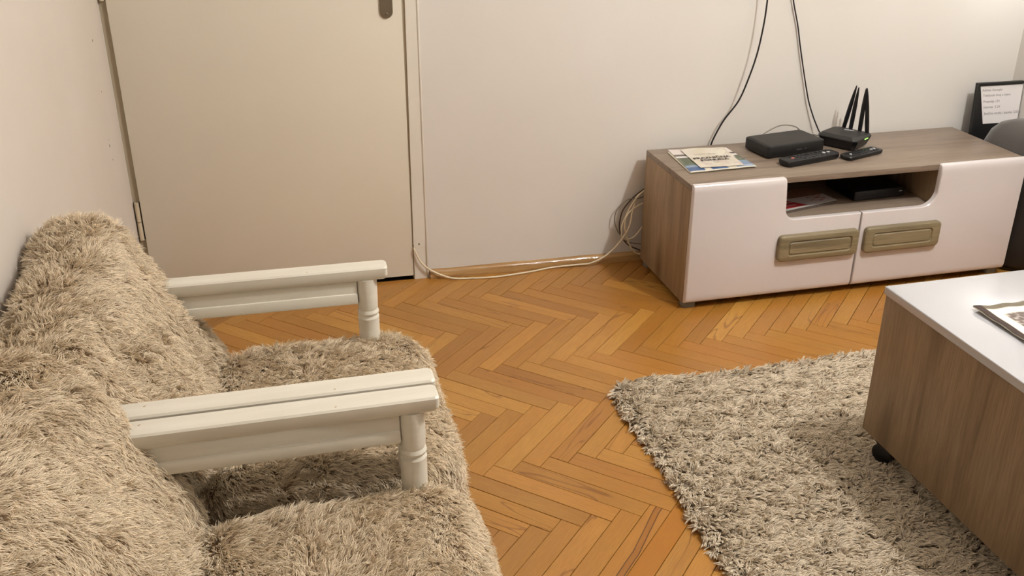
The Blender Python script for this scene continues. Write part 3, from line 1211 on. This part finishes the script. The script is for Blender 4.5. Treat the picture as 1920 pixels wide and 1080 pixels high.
def hash2(a, b, s=0):
    return (math.sin(a * 127.1 + b * 311.7 + s * 74.7) * 43758.5453) % 1.0


def mag_fn(u, v):
    if v > 0.955:
        return srgb(226, 222, 205)
    if v > 0.80:
        if u > 0.72 and v > 0.86 and (int(u * 60) + int(v * 50)) % 2:
            return srgb(190, 200, 215)
        return srgb(62, 92, 138) if u < 0.75 else srgb(112, 132, 164)
    if v > 0.66:
        return srgb(130, 150, 172) if (u > 0.6 or v > 0.72) else srgb(90, 105, 90)
    if v > 0.40:
        return srgb(84, 92, 70) if hash2(int(u * 20), int(v * 20)) > 0.35 else srgb(110, 112, 92)
    if 0.33 < v < 0.40 and (u < 0.4 or u > 0.85):
        return srgb(228, 226, 222)
    if v > 0.24:
        return srgb(96, 82, 76)
    return srgb(222, 212, 206)


mag = thing('magazine', 'glossy magazine with a blue band, under the cream leaflet on the cabinet', 'magazine', on_cab(0, 0), CYAW)
mc = [(0.060, -0.030), (0.246, -0.060), (0.258, -0.252), (0.040, -0.262)]
mc2 = [(0.052, -0.045), (0.236, -0.058), (0.246, -0.246), (0.038, -0.258)]
V = [(x, y, 0.0006) for x, y in mc2] + [(x, y, 0.0034) for x, y in mc2]
mesh_obj('page_block', V, [(0, 1, 2, 3), (7, 6, 5, 4)] + [(i, i + 4, (i + 1) % 4 + 4, (i + 1) % 4) for i in range(4)], PAGES, mag)
print_sheet('cover', mc, 0.0046, 0.0006, mag_fn, mag, 60, 60, wave=lambda u, v: 0.0030 * (u ** 3) * (1 - v) + 0.0006 * math.sin(u * 17) * v)


def leaf_fn(u, v):
    n = 0.5 + 0.5 * math.sin(u * 9 + math.sin(v * 7) * 2)
    m = hash2(int(u * 12), int(v * 9), 3)
    c = np.array(srgb(208, 198, 178)) * (1 - 0.45 * n) + np.array(srgb(222, 214, 206)) * 0.45 * n
    if m > 0.8 and v > 0.62:
        c = np.array(srgb(206, 190, 178))
    if 0.42 < u < 0.56 and 0.70 < v < 0.80 and hash2(int(u * 40), int(v * 40)) > 0.4:
        c = np.array(srgb(130, 118, 110))
    return c


leaf = thing('leaflet', 'cream holiday leaflet with bold lettering on top of the blue magazine', 'leaflet', on_cab(0, 0), CYAW)
lc = [(0.094, -0.052), (0.238, -0.058), (0.222, -0.240), (0.083, -0.232)]
print_sheet('paper', lc, 0.0072, 0.0006, leaf_fn, leaf, 40, 40, wave=lambda u, v: 0.0028 * math.exp(-((v - 0.02) / 0.12) ** 2) + 0.0012 * math.sin(u * 5) * (1 - v))
for body, sz, yy, b in (('PRAZNIČNA', 0.0215, -0.157, 0.0006), ('PONUDA', 0.0215, -0.179, 0.0006)):
    text_obj('lettering', body, sz, INK, leaf, (0.156, yy, 0.0096), (0, 0, -0.01), bold=b)
text_obj('lettering', 'turistička agencija', 0.0100, INK_GREY, leaf, (0.150, -0.116, 0.0098), (0, 0, -0.01))
# little dark knot of cable on the far side of the leaflet is left out: nothing distinct there

# set-top box
stb = thing('set_top_box', 'black set-top box standing behind a remote control', 'set-top box', on_cab(0.425, -0.108), CYAW + 0.155)
slab('case', 0.218, 0.128, 0.037, 0.012, BLACK, stb, bev=0.004, loc=(0, 0, 0.003))
L = [[(x, y, z) for x, y in rr(w_, d_, r_)] for w_, d_, r_, z in ((0.208, 0.118, .010, .0395), (0.206, 0.116, .009, .0415), (0.198, 0.108, .008, .0420))]
loft('lid', L, BLACK_TOP, stb, cap0=False)
for fx in (-0.085, 0.085):
    for fy in (-0.045, 0.045):
        L = [[(fx + .008 * math.cos(a), fy + .008 * math.sin(a), z) for a in [2 * PI * i / 10 for i in range(10)]] for z in (0.0004, 0.0034)]
        loft('foot', L, BLACK2, stb)
text_obj('lettering', 'ıoıııoı', 0.0085, INK_GREY, stb, (0.008, -0.0642, 0.018), (PI / 2, 0, 0))
text_obj('lettering', 'ıo', 0.0085, INK_GREY, stb, (0.034, -0.0642, 0.019), (PI / 2, 0, 0))


def remote(name, label, loc, rotz, ln, wd, th, seed, group):
    t = thing(name, label, 'remote control', loc, rotz, group)
    L = []
    for z, ins in ((0.0006, 0.004), (th * .35, 0.0008), (th * 0.8, 0.0), (th * 0.95, 0.0012), (th, 0.004)):
        L.append([(x, y, z) for x, y in rr(ln - 2 * ins, wd - 2 * ins, 0.014)])
    loft('case', L, BLACK2, t)
    r = random.Random(seed)
    for i in range(9):
        for j in range(3):
            cx_ = -ln * 0.32 + i * ln * 0.085
            cy_ = (j - 1) * wd * 0.27
            m = BTN_DARK
            if (i in (7, 8)) and j == 1:
                m = BTN
            if i == 0 and j == 1:
                m = BTN_RED if seed == 1 else BTN
            B = [[(cx_ + x, cy_ + y, z) for x, y in rr(ln * 0.05, wd * 0.16, 0.003, 3)] for z in (th - 0.0005, th + 0.0012)]
            loft('button', B, m, t)
    return t


remote('remote_control', 'longer black remote lying along the front of the set-top box', on_cab(0.443, -0.234), CYAW + 0.235, 0.212, 0.054, 0.020, 1, 'remote controls on the cabinet')
remote('remote_control', 'shorter black remote lying in front of the router', on_cab(0.632, -0.222), CYAW + 0.33, 0.162, 0.048, 0.014, 2, 'remote controls on the cabinet')

# router with four antennas
RCX, RCY = 0.640, -0.100
RYAW = math.radians(33)
router = thing('router', 'black angular router with four upright antennas and a green light', 'router', on_cab(RCX, RCY), CYAW + RYAW)
# local: +x towards the antenna edge, -y towards the left-hand thick face
plan = [(-0.062, -0.060), (-0.048, -0.070), (0.050, -0.070), (0.066, -0.058), (0.066, 0.052), (0.056, 0.064), (-0.050, 0.064), (-0.062, 0.054)]


def inset_plan(d):
    return [(x - math.copysign(min(d, abs(x)), x), y - math.copysign(min(d, abs(y)), y)) for x, y in plan]


L = []
for z, d in ((0.001, 0.014), (0.006, 0.009), (0.028, 0.001), (0.034, 0.0)):
    L.append([(x, y, z) for x, y in inset_plan(d)])
loft('case', L, BLACK2, router, angle=0.4)
L = []
for z, d in ((0.0342, 0.0), (0.037, 0.001), (0.041, 0.010)):
    L.append([(x, y, z + (0.004 if (x < 0 and d > 0.005) else 0)) for x, y in inset_plan(d)])
loft('lid', L, BLACK_TOP, router, angle=0.4)
INVR = (Matrix.Translation(on_cab(RCX, RCY)) @ Matrix.Rotation(CYAW + RYAW, 4, 'Z')).inverted()
ants = [((2.8495, -0.066), (2.853, -0.104, 0.583)), ((2.859, -0.094), (2.8615, -0.104, 0.577)), ((2.875, -0.124), (2.873, -0.128, 0.579)), ((2.8895, -0.148), (2.8765, -0.128, 0.579))]
for (bx, by), tip in ants:
    b0 = INVR @ Vector((bx, by, CH + 0.026))
    t0 = INVR @ Vector(tip)
    ax = (t0 - b0)
    ln = ax.length
    axn = ax.normalized()
    side = Vector((0, 1, 0))
    side = (side - axn * side.dot(axn)).normalized()
    oth = axn.cross(side)
    L = []
    for s, w_, h_ in ((0, .0055, .005), (0.08, .0068, .0052), (0.30, .0075, .0048), (0.62, .0068, .0040), (0.85, .0046, .003), (0.97, .0022, .002), (1.0, .001, .001)):
        c_ = b0 + axn * (ln * s)
        L.append([tuple(c_ + side * (w_ * math.cos(a)) + oth * (h_ * math.sin(a))) for a in [2 * PI * i / 12 for i in range(12)]])
    loft('antenna', L, BLACK2, router)
box('sticker', 0.030, 0.040, -0.016, 0.016, 0.0413, 0.0418, BTN, router)
text_obj('lettering', 'oıooıo', 0.009, INK_GREY, router, (0.004, -0.004, 0.0458), (0, 0, PI / 2))
box('status_light', 0.004, 0.026, -0.0705, -0.0685, 0.0300, 0.0322, LED, router)

# short cords behind the boxes
tag(tube('patch_cord', [on_cab(0.36, -0.030, CH + 0.004), on_cab(0.40, -0.022, CH + 0.034), on_cab(0.46, -0.016, CH + 0.054), on_cab(0.515, -0.020, CH + 0.044),
                        on_cab(0.535, -0.028, CH + 0.010), on_cab(0.53, -0.04, CH + 0.003)], 0.0020, CABLE_GREY), 'grey cord looping up behind the set-top box', 'cable')
tag(tube('patch_cord', [on_cab(0.500, -0.030, CH + 0.003), on_cab(0.525, -0.046, CH + 0.018), on_cab(0.555, -0.050, CH + 0.026), on_cab(0.580, -0.052, CH + 0.021)], 0.0018, CABLE_GREY),
    'short grey cord between the set-top box and the router', 'cable')

# tv cables hanging down the wall, with the television above the frame
tvset = thing('television', 'flat black television mounted on the wall above the cabinet', 'television', (2.52, 0, 1.23))
box('screen_body', -0.44, 0.44, -0.058, -0.026, -0.255, 0.255, BLACK, tvset, bev=0.004)
box('wall_mount', -0.12, 0.12, -0.026, -0.0005, -0.10, 0.10, BLACK, tvset)
tag(tube('tv_cable', [(2.52, -0.042, 0.975), (2.534, -0.050, 0.90), (2.536, -0.050, 0.851), (2.533, -0.050, 0.779), (2.521, -0.050, 0.689), (2.500, -0.048, 0.606), (2.476, -0.044, 0.538),
                      (2.437, -0.036, 0.478), (2.414, -0.024, 0.420), (2.405, -0.020, 0.385), (2.40, -0.020, 0.33)], 0.0028, CABLE_BLACK), 'black cable hanging in a curve from above, left of the set-top box', 'cable')
tag(tube('tv_cable', [(2.62, -0.042, 0.975), (2.634, -0.018, 0.90), (2.645, -0.010, 0.843), (2.672, -0.009, 0.761), (2.695, -0.009, 0.675), (2.735, -0.012, 0.537), (2.758, -0.016, 0.476),
                      (2.779, -0.024, 0.430), (2.788, -0.034, 0.412), (2.80, -0.055, 0.412)], 0.0024, CABLE_BLACK), 'thin black cable hanging down to the router', 'cable')

# ------------------------------------------------------------------ inside the niche
nb_ = thing('media_player', 'flat black player box inside the cabinet niche', 'media player', on_cab(0.692, -0.178, SH), CYAW + 0.05)
slab('case', 0.185, 0.165, 0.030, 0.006, BLACK2, nb_, bev=0.002, loc=(0, 0, 0.0035))
for fx in (-0.07, 0.07):
    for fy in (-0.06, 0.06):
        L = [[(fx + .007 * math.cos(a), fy + .007 * math.sin(a), z) for a in [2 * PI * i / 10 for i in range(10)]] for z in (0.0004, 0.0038)]
        loft('foot', L, BLACK2, nb_)
box('port_label', 0.070, 0.082, -0.0832, -0.0824, 0.020, 0.023, BTN, nb_)


def red_fn(u, v):
    if v > 0.93:
        return srgb(200, 196, 190)
    if u + (1 - v) * 0.55 < 0.60 and v > 0.45:
        if (0.64 < v < 0.70 or 0.78 < v < 0.83) and 0.1 < u < 0.42:
            return srgb(225, 180, 180)
        return srgb(176, 36, 44)
    d = abs((u - 0.76) - 0.07 * math.sin(v * 40)) < 0.016 or abs((u - 0.86) - 0.05 * math.cos(v * 34)) < 0.014
    if d and 0.5 < v < 0.85:
        return srgb(170, 50, 62)
    if v < 0.5:
        return srgb(150, 110, 90) if hash2(int(u * 7), int(v * 6)) > 0.5 else srgb(110, 84, 72)
    return srgb(214, 206, 206)


m2 = thing('magazine', 'red and white magazine lying in the cabinet niche', 'magazine', on_cab(0, 0, SH), CYAW)
c2 = [(0.318, -0.135), (0.520, -0.130), (0.545, -0.262), (0.300, -0.315)]
V = [(x, y, 0.0006) for x, y in c2] + [(x, y, 0.0075) for x, y in c2]
mesh_obj('page_block', V, [(0, 1, 2, 3), (7, 6, 5, 4)] + [(i, i + 4, (i + 1) % 4 + 4, (i + 1) % 4) for i in range(4)], plain('grey_pages', srgb(96, 84, 76), 0.8), m2)
print_sheet('cover', c2, 0.0088, 0.0006, red_fn, m2, 50, 50, wave=lambda u, v: 0.002 * u * u)


def brown_fn(u, v):
    if abs(v - 0.7) < 0.07 and u > 0.2:
        return srgb(150, 120, 100)
    return srgb(90, 58, 48) if hash2(int(u * 5), int(v * 5), 9) > 0.4 else srgb(70, 44, 38)


m3 = thing('magazine', 'brown covered magazine leaning on the red and white one in the niche', 'magazine', on_cab(0, 0, SH), CYAW)
print_sheet('cover', [(0.290, -0.05), (0.43, -0.055), (0.445, -0.150), (0.300, -0.150)], 0.0102, 0.003, brown_fn, m3, 20, 20, wave=lambda u, v: 0.045 * (1 - u) * (1 - v) + 0.004 * math.sin(u * 6))

# ------------------------------------------------------------------ white network cable along the baseboard, coil beside the cabinet
tag(tube('network_cable', [(1.4195, 0.004, 0.108), (1.421, -0.010, 0.104), (1.428, -0.013, 0.085), (1.440, -0.017, 0.062), (1.466, -0.020, 0.036), (1.508, -0.028, 0.014), (1.545, -0.036, 0.0045), (1.600, -0.044, 0.0032),
                           (1.669, -0.051, 0.0032), (1.74, -0.045, 0.0034), (1.808, -0.034, 0.0034), (1.86, -0.026, 0.006), (1.904, -0.025, 0.0075), (1.96, -0.027, 0.009),
                           (2.005, -0.035, 0.014), (2.050, -0.050, 0.042), (2.096, -0.050, 0.085), (2.128, -0.050, 0.140), (2.140, -0.040, 0.19), (2.162, -0.022, 0.235), (2.20, -0.020, 0.25)], 0.0030, CABLE_WHITE),
    'ivory network cable running along the foot of the white wall', 'cable')
coil = [
    ('ivory cable dropping to the floor beside the cabinet', [(2.20, -0.026, 0.215), (2.150, -0.036, 0.200), (2.118, -0.046, 0.175), (2.113, -0.050, 0.145), (2.118, -0.050, 0.115), (2.135, -0.050, 0.070), (2.158, -0.040, 0.040), (2.185, -0.035, 0.028)], 0.0028, CABLE_WHITE),
    ('thin ivory cord in a wide arc beside the cabinet', [(2.20, -0.020, 0.235), (2.165, -0.024, 0.226), (2.128, -0.022, 0.224), (2.095, -0.022, 0.195), (2.085, -0.022, 0.160), (2.094, -0.022, 0.125), (2.110, -0.024, 0.100), (2.135, -0.026, 0.075), (2.19, -0.028, 0.062)], 0.0020, CABLE_GREY),
    ('steep ivory cord in the cable bundle beside the cabinet', [(2.20, -0.030, 0.270), (2.160, -0.032, 0.238), (2.132, -0.036, 0.200), (2.108, -0.042, 0.150), (2.104, -0.044, 0.120), (2.112, -0.044, 0.095), (2.150, -0.044, 0.100), (2.20, -0.034, 0.16)], 0.0026, CABLE_WHITE),
    ('dark cord at the back of the cable bundle', [(2.20, -0.012, 0.262), (2.155, -0.014, 0.232), (2.118, -0.015, 0.190), (2.106, -0.016, 0.145), (2.110, -0.018, 0.105), (2.135, -0.022, 0.065), (2.18, -0.024, 0.040)], 0.0022, plain('brown_cord', srgb(70, 50, 34), 0.6)),
]
for lab, pts, r_, m_ in coil:
    tag(tube('cable', pts, r_, m_), lab, 'cable', 'cables bundled beside the cabinet')

# ------------------------------------------------------------------ coffee table
TX, TY, TYAW, TH, TB = 2.2866, -1.2184, 0.0273, 0.437, 0.079
TLEN, TWID = 1.05, 0.60
table = thing('coffee_table', 'white gloss topped coffee table with oak sides standing on the shag rug', 'coffee table', (TX, TY, 0), TYAW)
box('table_top', 0.0, TWID, -TLEN, 0, TH - 0.019, TH, TABLE_TOP, table, bev=0.0022, seg=3)
bz = TH - 0.0195
box('side_panel', 0.004, 0.022, -TLEN + 0.004, -0.004, TB, bz, TABLE_SIDE, table, bev=0.0006)
box('side_panel', TWID - 0.022, TWID - 0.004, -TLEN + 0.004, -0.004, TB, bz, TABLE_SIDE, table, bev=0.0006)
box('end_panel', 0.022, TWID - 0.022, -0.022, -0.004, TB, bz, TABLE_SIDE, table)
box('end_panel', 0.022, TWID - 0.022, -TLEN + 0.004, -TLEN + 0.022, TB, bz, TABLE_SIDE, table)
box('bottom_panel', 0.022, TWID - 0.022, -TLEN + 0.022, -0.022, TB, TB + 0.018, TABLE_SIDE, table)
for wx in (0.040, TWID - 0.040):
    for wy in (-0.050, -TLEN + 0.050):
        c_ = link('caster', None, table, (wx, wy, 0), (0, 0, 0.35))
        W = []
        for x_, r_ in ((-0.017, 0.019), (-0.014, 0.0245), (-0.003, 0.025), (-0.0015, 0.020), (0.0015, 0.020), (0.003, 0.025), (0.014, 0.0245), (0.017, 0.019)):
            W.append([(x_, r_ * math.cos(a), 0.036 + r_ * math.sin(a)) for a in [2 * PI * i / 20 for i in range(20)]])
        loft('wheel', W, BLACK2, c_)
        W = [[(r_ * math.cos(a), 0.008 + r_ * math.sin(a), z) for a in [2 * PI * i / 16 for i in range(16)]] for z, r_ in ((0.052, 0.012), (0.062, 0.019), (TB, 0.020))]
        loft('caster_housing', W, BLACK, c_)


def cloth_fn(u, v):
    x, y = u * 0.36, v * 0.78
    e = min(x, y, 0.36 - x, 0.78 - y)
    h = hash2(int(x * 700), int(y * 700), 5)
    h2 = hash2(int(x * 190), int(y * 260), 6)
    if e < 0.019:
        c = np.array(srgb(62, 48, 42)) if x < 0.019 else np.array(srgb(112, 103, 88))
        return c * (0.8 + 0.4 * h)
    if e < 0.040:
        return np.array(srgb(238, 226, 208)) * (0.93 + 0.07 * h)
    c = np.array(srgb(116, 104, 98)) * (0.7 + 0.6 * h2)
    if h2 > 0.8:
        c = np.array(srgb(176, 166, 156))
    return c


cl = thing('table_runner', 'brown woven table mat with a cream stripe on the glossy coffee table', 'table mat',
           Matrix.Translation((TX, TY, 0)) @ Matrix.Rotation(TYAW, 4, 'Z') @ Vector((0, 0, TH)), TYAW)
print_sheet('cloth', [(0.1055, -0.146), (0.465, -0.150), (0.462, -0.92), (0.105, -0.925)], 0.0006, 0.0042, cloth_fn, cl, 110, 200, WOVEN,
            wave=lambda u, v: 0.0012 * (1 + math.sin(u * 40 + math.sin(v * 9))) * math.exp(-v * 9) + 0.0010 * (1 + math.sin(v * 70)) * math.exp(-u * 18) + 0.003 * math.exp(-u * 26))

# ------------------------------------------------------------------ grey upholstered seat and framed notice in the corner
pf_ = thing('pouffe', 'dark grey upholstered pouffe wedged right of the cabinet', 'pouffe', (3.4065, -0.263, 0), 0)
L = []
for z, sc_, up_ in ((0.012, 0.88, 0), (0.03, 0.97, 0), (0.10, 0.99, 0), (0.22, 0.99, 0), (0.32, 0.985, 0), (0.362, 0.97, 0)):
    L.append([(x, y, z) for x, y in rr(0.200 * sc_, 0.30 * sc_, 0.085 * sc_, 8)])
loft('body', L, plain('black_pouffe_body', srgb(24, 20, 19), 0.6), pf_, angle=3.0)  # lower body coloured near-black, darker than the grey seat cushion
L = []
for z, sc_, up_ in ((0.3625, 0.94, 0), (0.37, 0.99, 0), (0.385, 0.955, 0), (0.425, 0.85, 0), (0.452, 0.68, 0), (0.466, 0.45, 0), (0.472, 0.2, 0), (0.473, 0.05, 0)):
    L.append([(x, y, z) for x, y in rr(0.200 * sc_, 0.30 * sc_, 0.085 * sc_, 8)])
loft('seat_cushion', L, GREY_FABRIC, pf_, angle=3.0)
L = [[(x, y, z) for x, y in rr(w_, w_ * 1.4, 0.05, 6)] for z, w_ in ((0.0008, 0.165), (0.013, 0.175))]
loft('base', L, BLACK, pf_)
L = []
for z, o_ in ((0.372, -0.002), (0.377, 0.003), (0.382, -0.002)):
    L.append([(x, y, z) for x, y in rr(0.190 + 2 * o_, 0.2865 + 2 * o_, 0.08, 8)])
loft('piping', L, GREY_FABRIC, pf_, angle=3.0)

fr_ = thing('framed_notice', 'black framed notice with a white printed card, leaning in the corner behind the pouffe', 'notice', (3.334, -0.092, 0.0))
fr_.rotation_euler = (math.radians(-4.0), 0, 0)
box('frame', 0, 0.178, -0.004, 0.006, 0.001, 0.556, BLACK, fr_, bev=0.0015)
box('frame_edge', 0.0, 0.006, -0.012, -0.004, 0.001, 0.556, BLACK, fr_, bev=0.001)
box('frame_edge', 0.006, 0.178, -0.012, -0.004, 0.548, 0.556, BLACK, fr_, bev=0.001)
mesh_obj('card', [(0.012, -0.0052, 0.545), (0.177, -0.0052, 0.545), (0.177, -0.0052, 0.416), (0.043, -0.0052, 0.416),
                  (0.012, -0.0062, 0.545), (0.177, -0.0062, 0.545), (0.177, -0.0062, 0.416), (0.043, -0.0062, 0.416)],
         [(0, 1, 2, 3), (7, 6, 5, 4), (0, 3, 7, 4), (3, 2, 6, 7), (2, 1, 5, 6), (1, 0, 4, 5)], PAPER, fr_)
for body, x_, z_, s_ in (('Adresa i kontakt', 0.021, 0.527, 0.0115), ('Telefonski broj u stanu', 0.026, 0.509, 0.0115), ('Prizemlje 124', 0.031, 0.488, 0.0115), ('Internet  5 24', 0.035, 0.469, 0.0115),
                         ('Bežična mreža i lozinka 12354', 0.041, 0.447, 0.0115)):
    text_obj('lettering', body, s_, INK_GREY, fr_, (x_, -0.0066, z_), (PI / 2, 0, 0), align='LEFT')
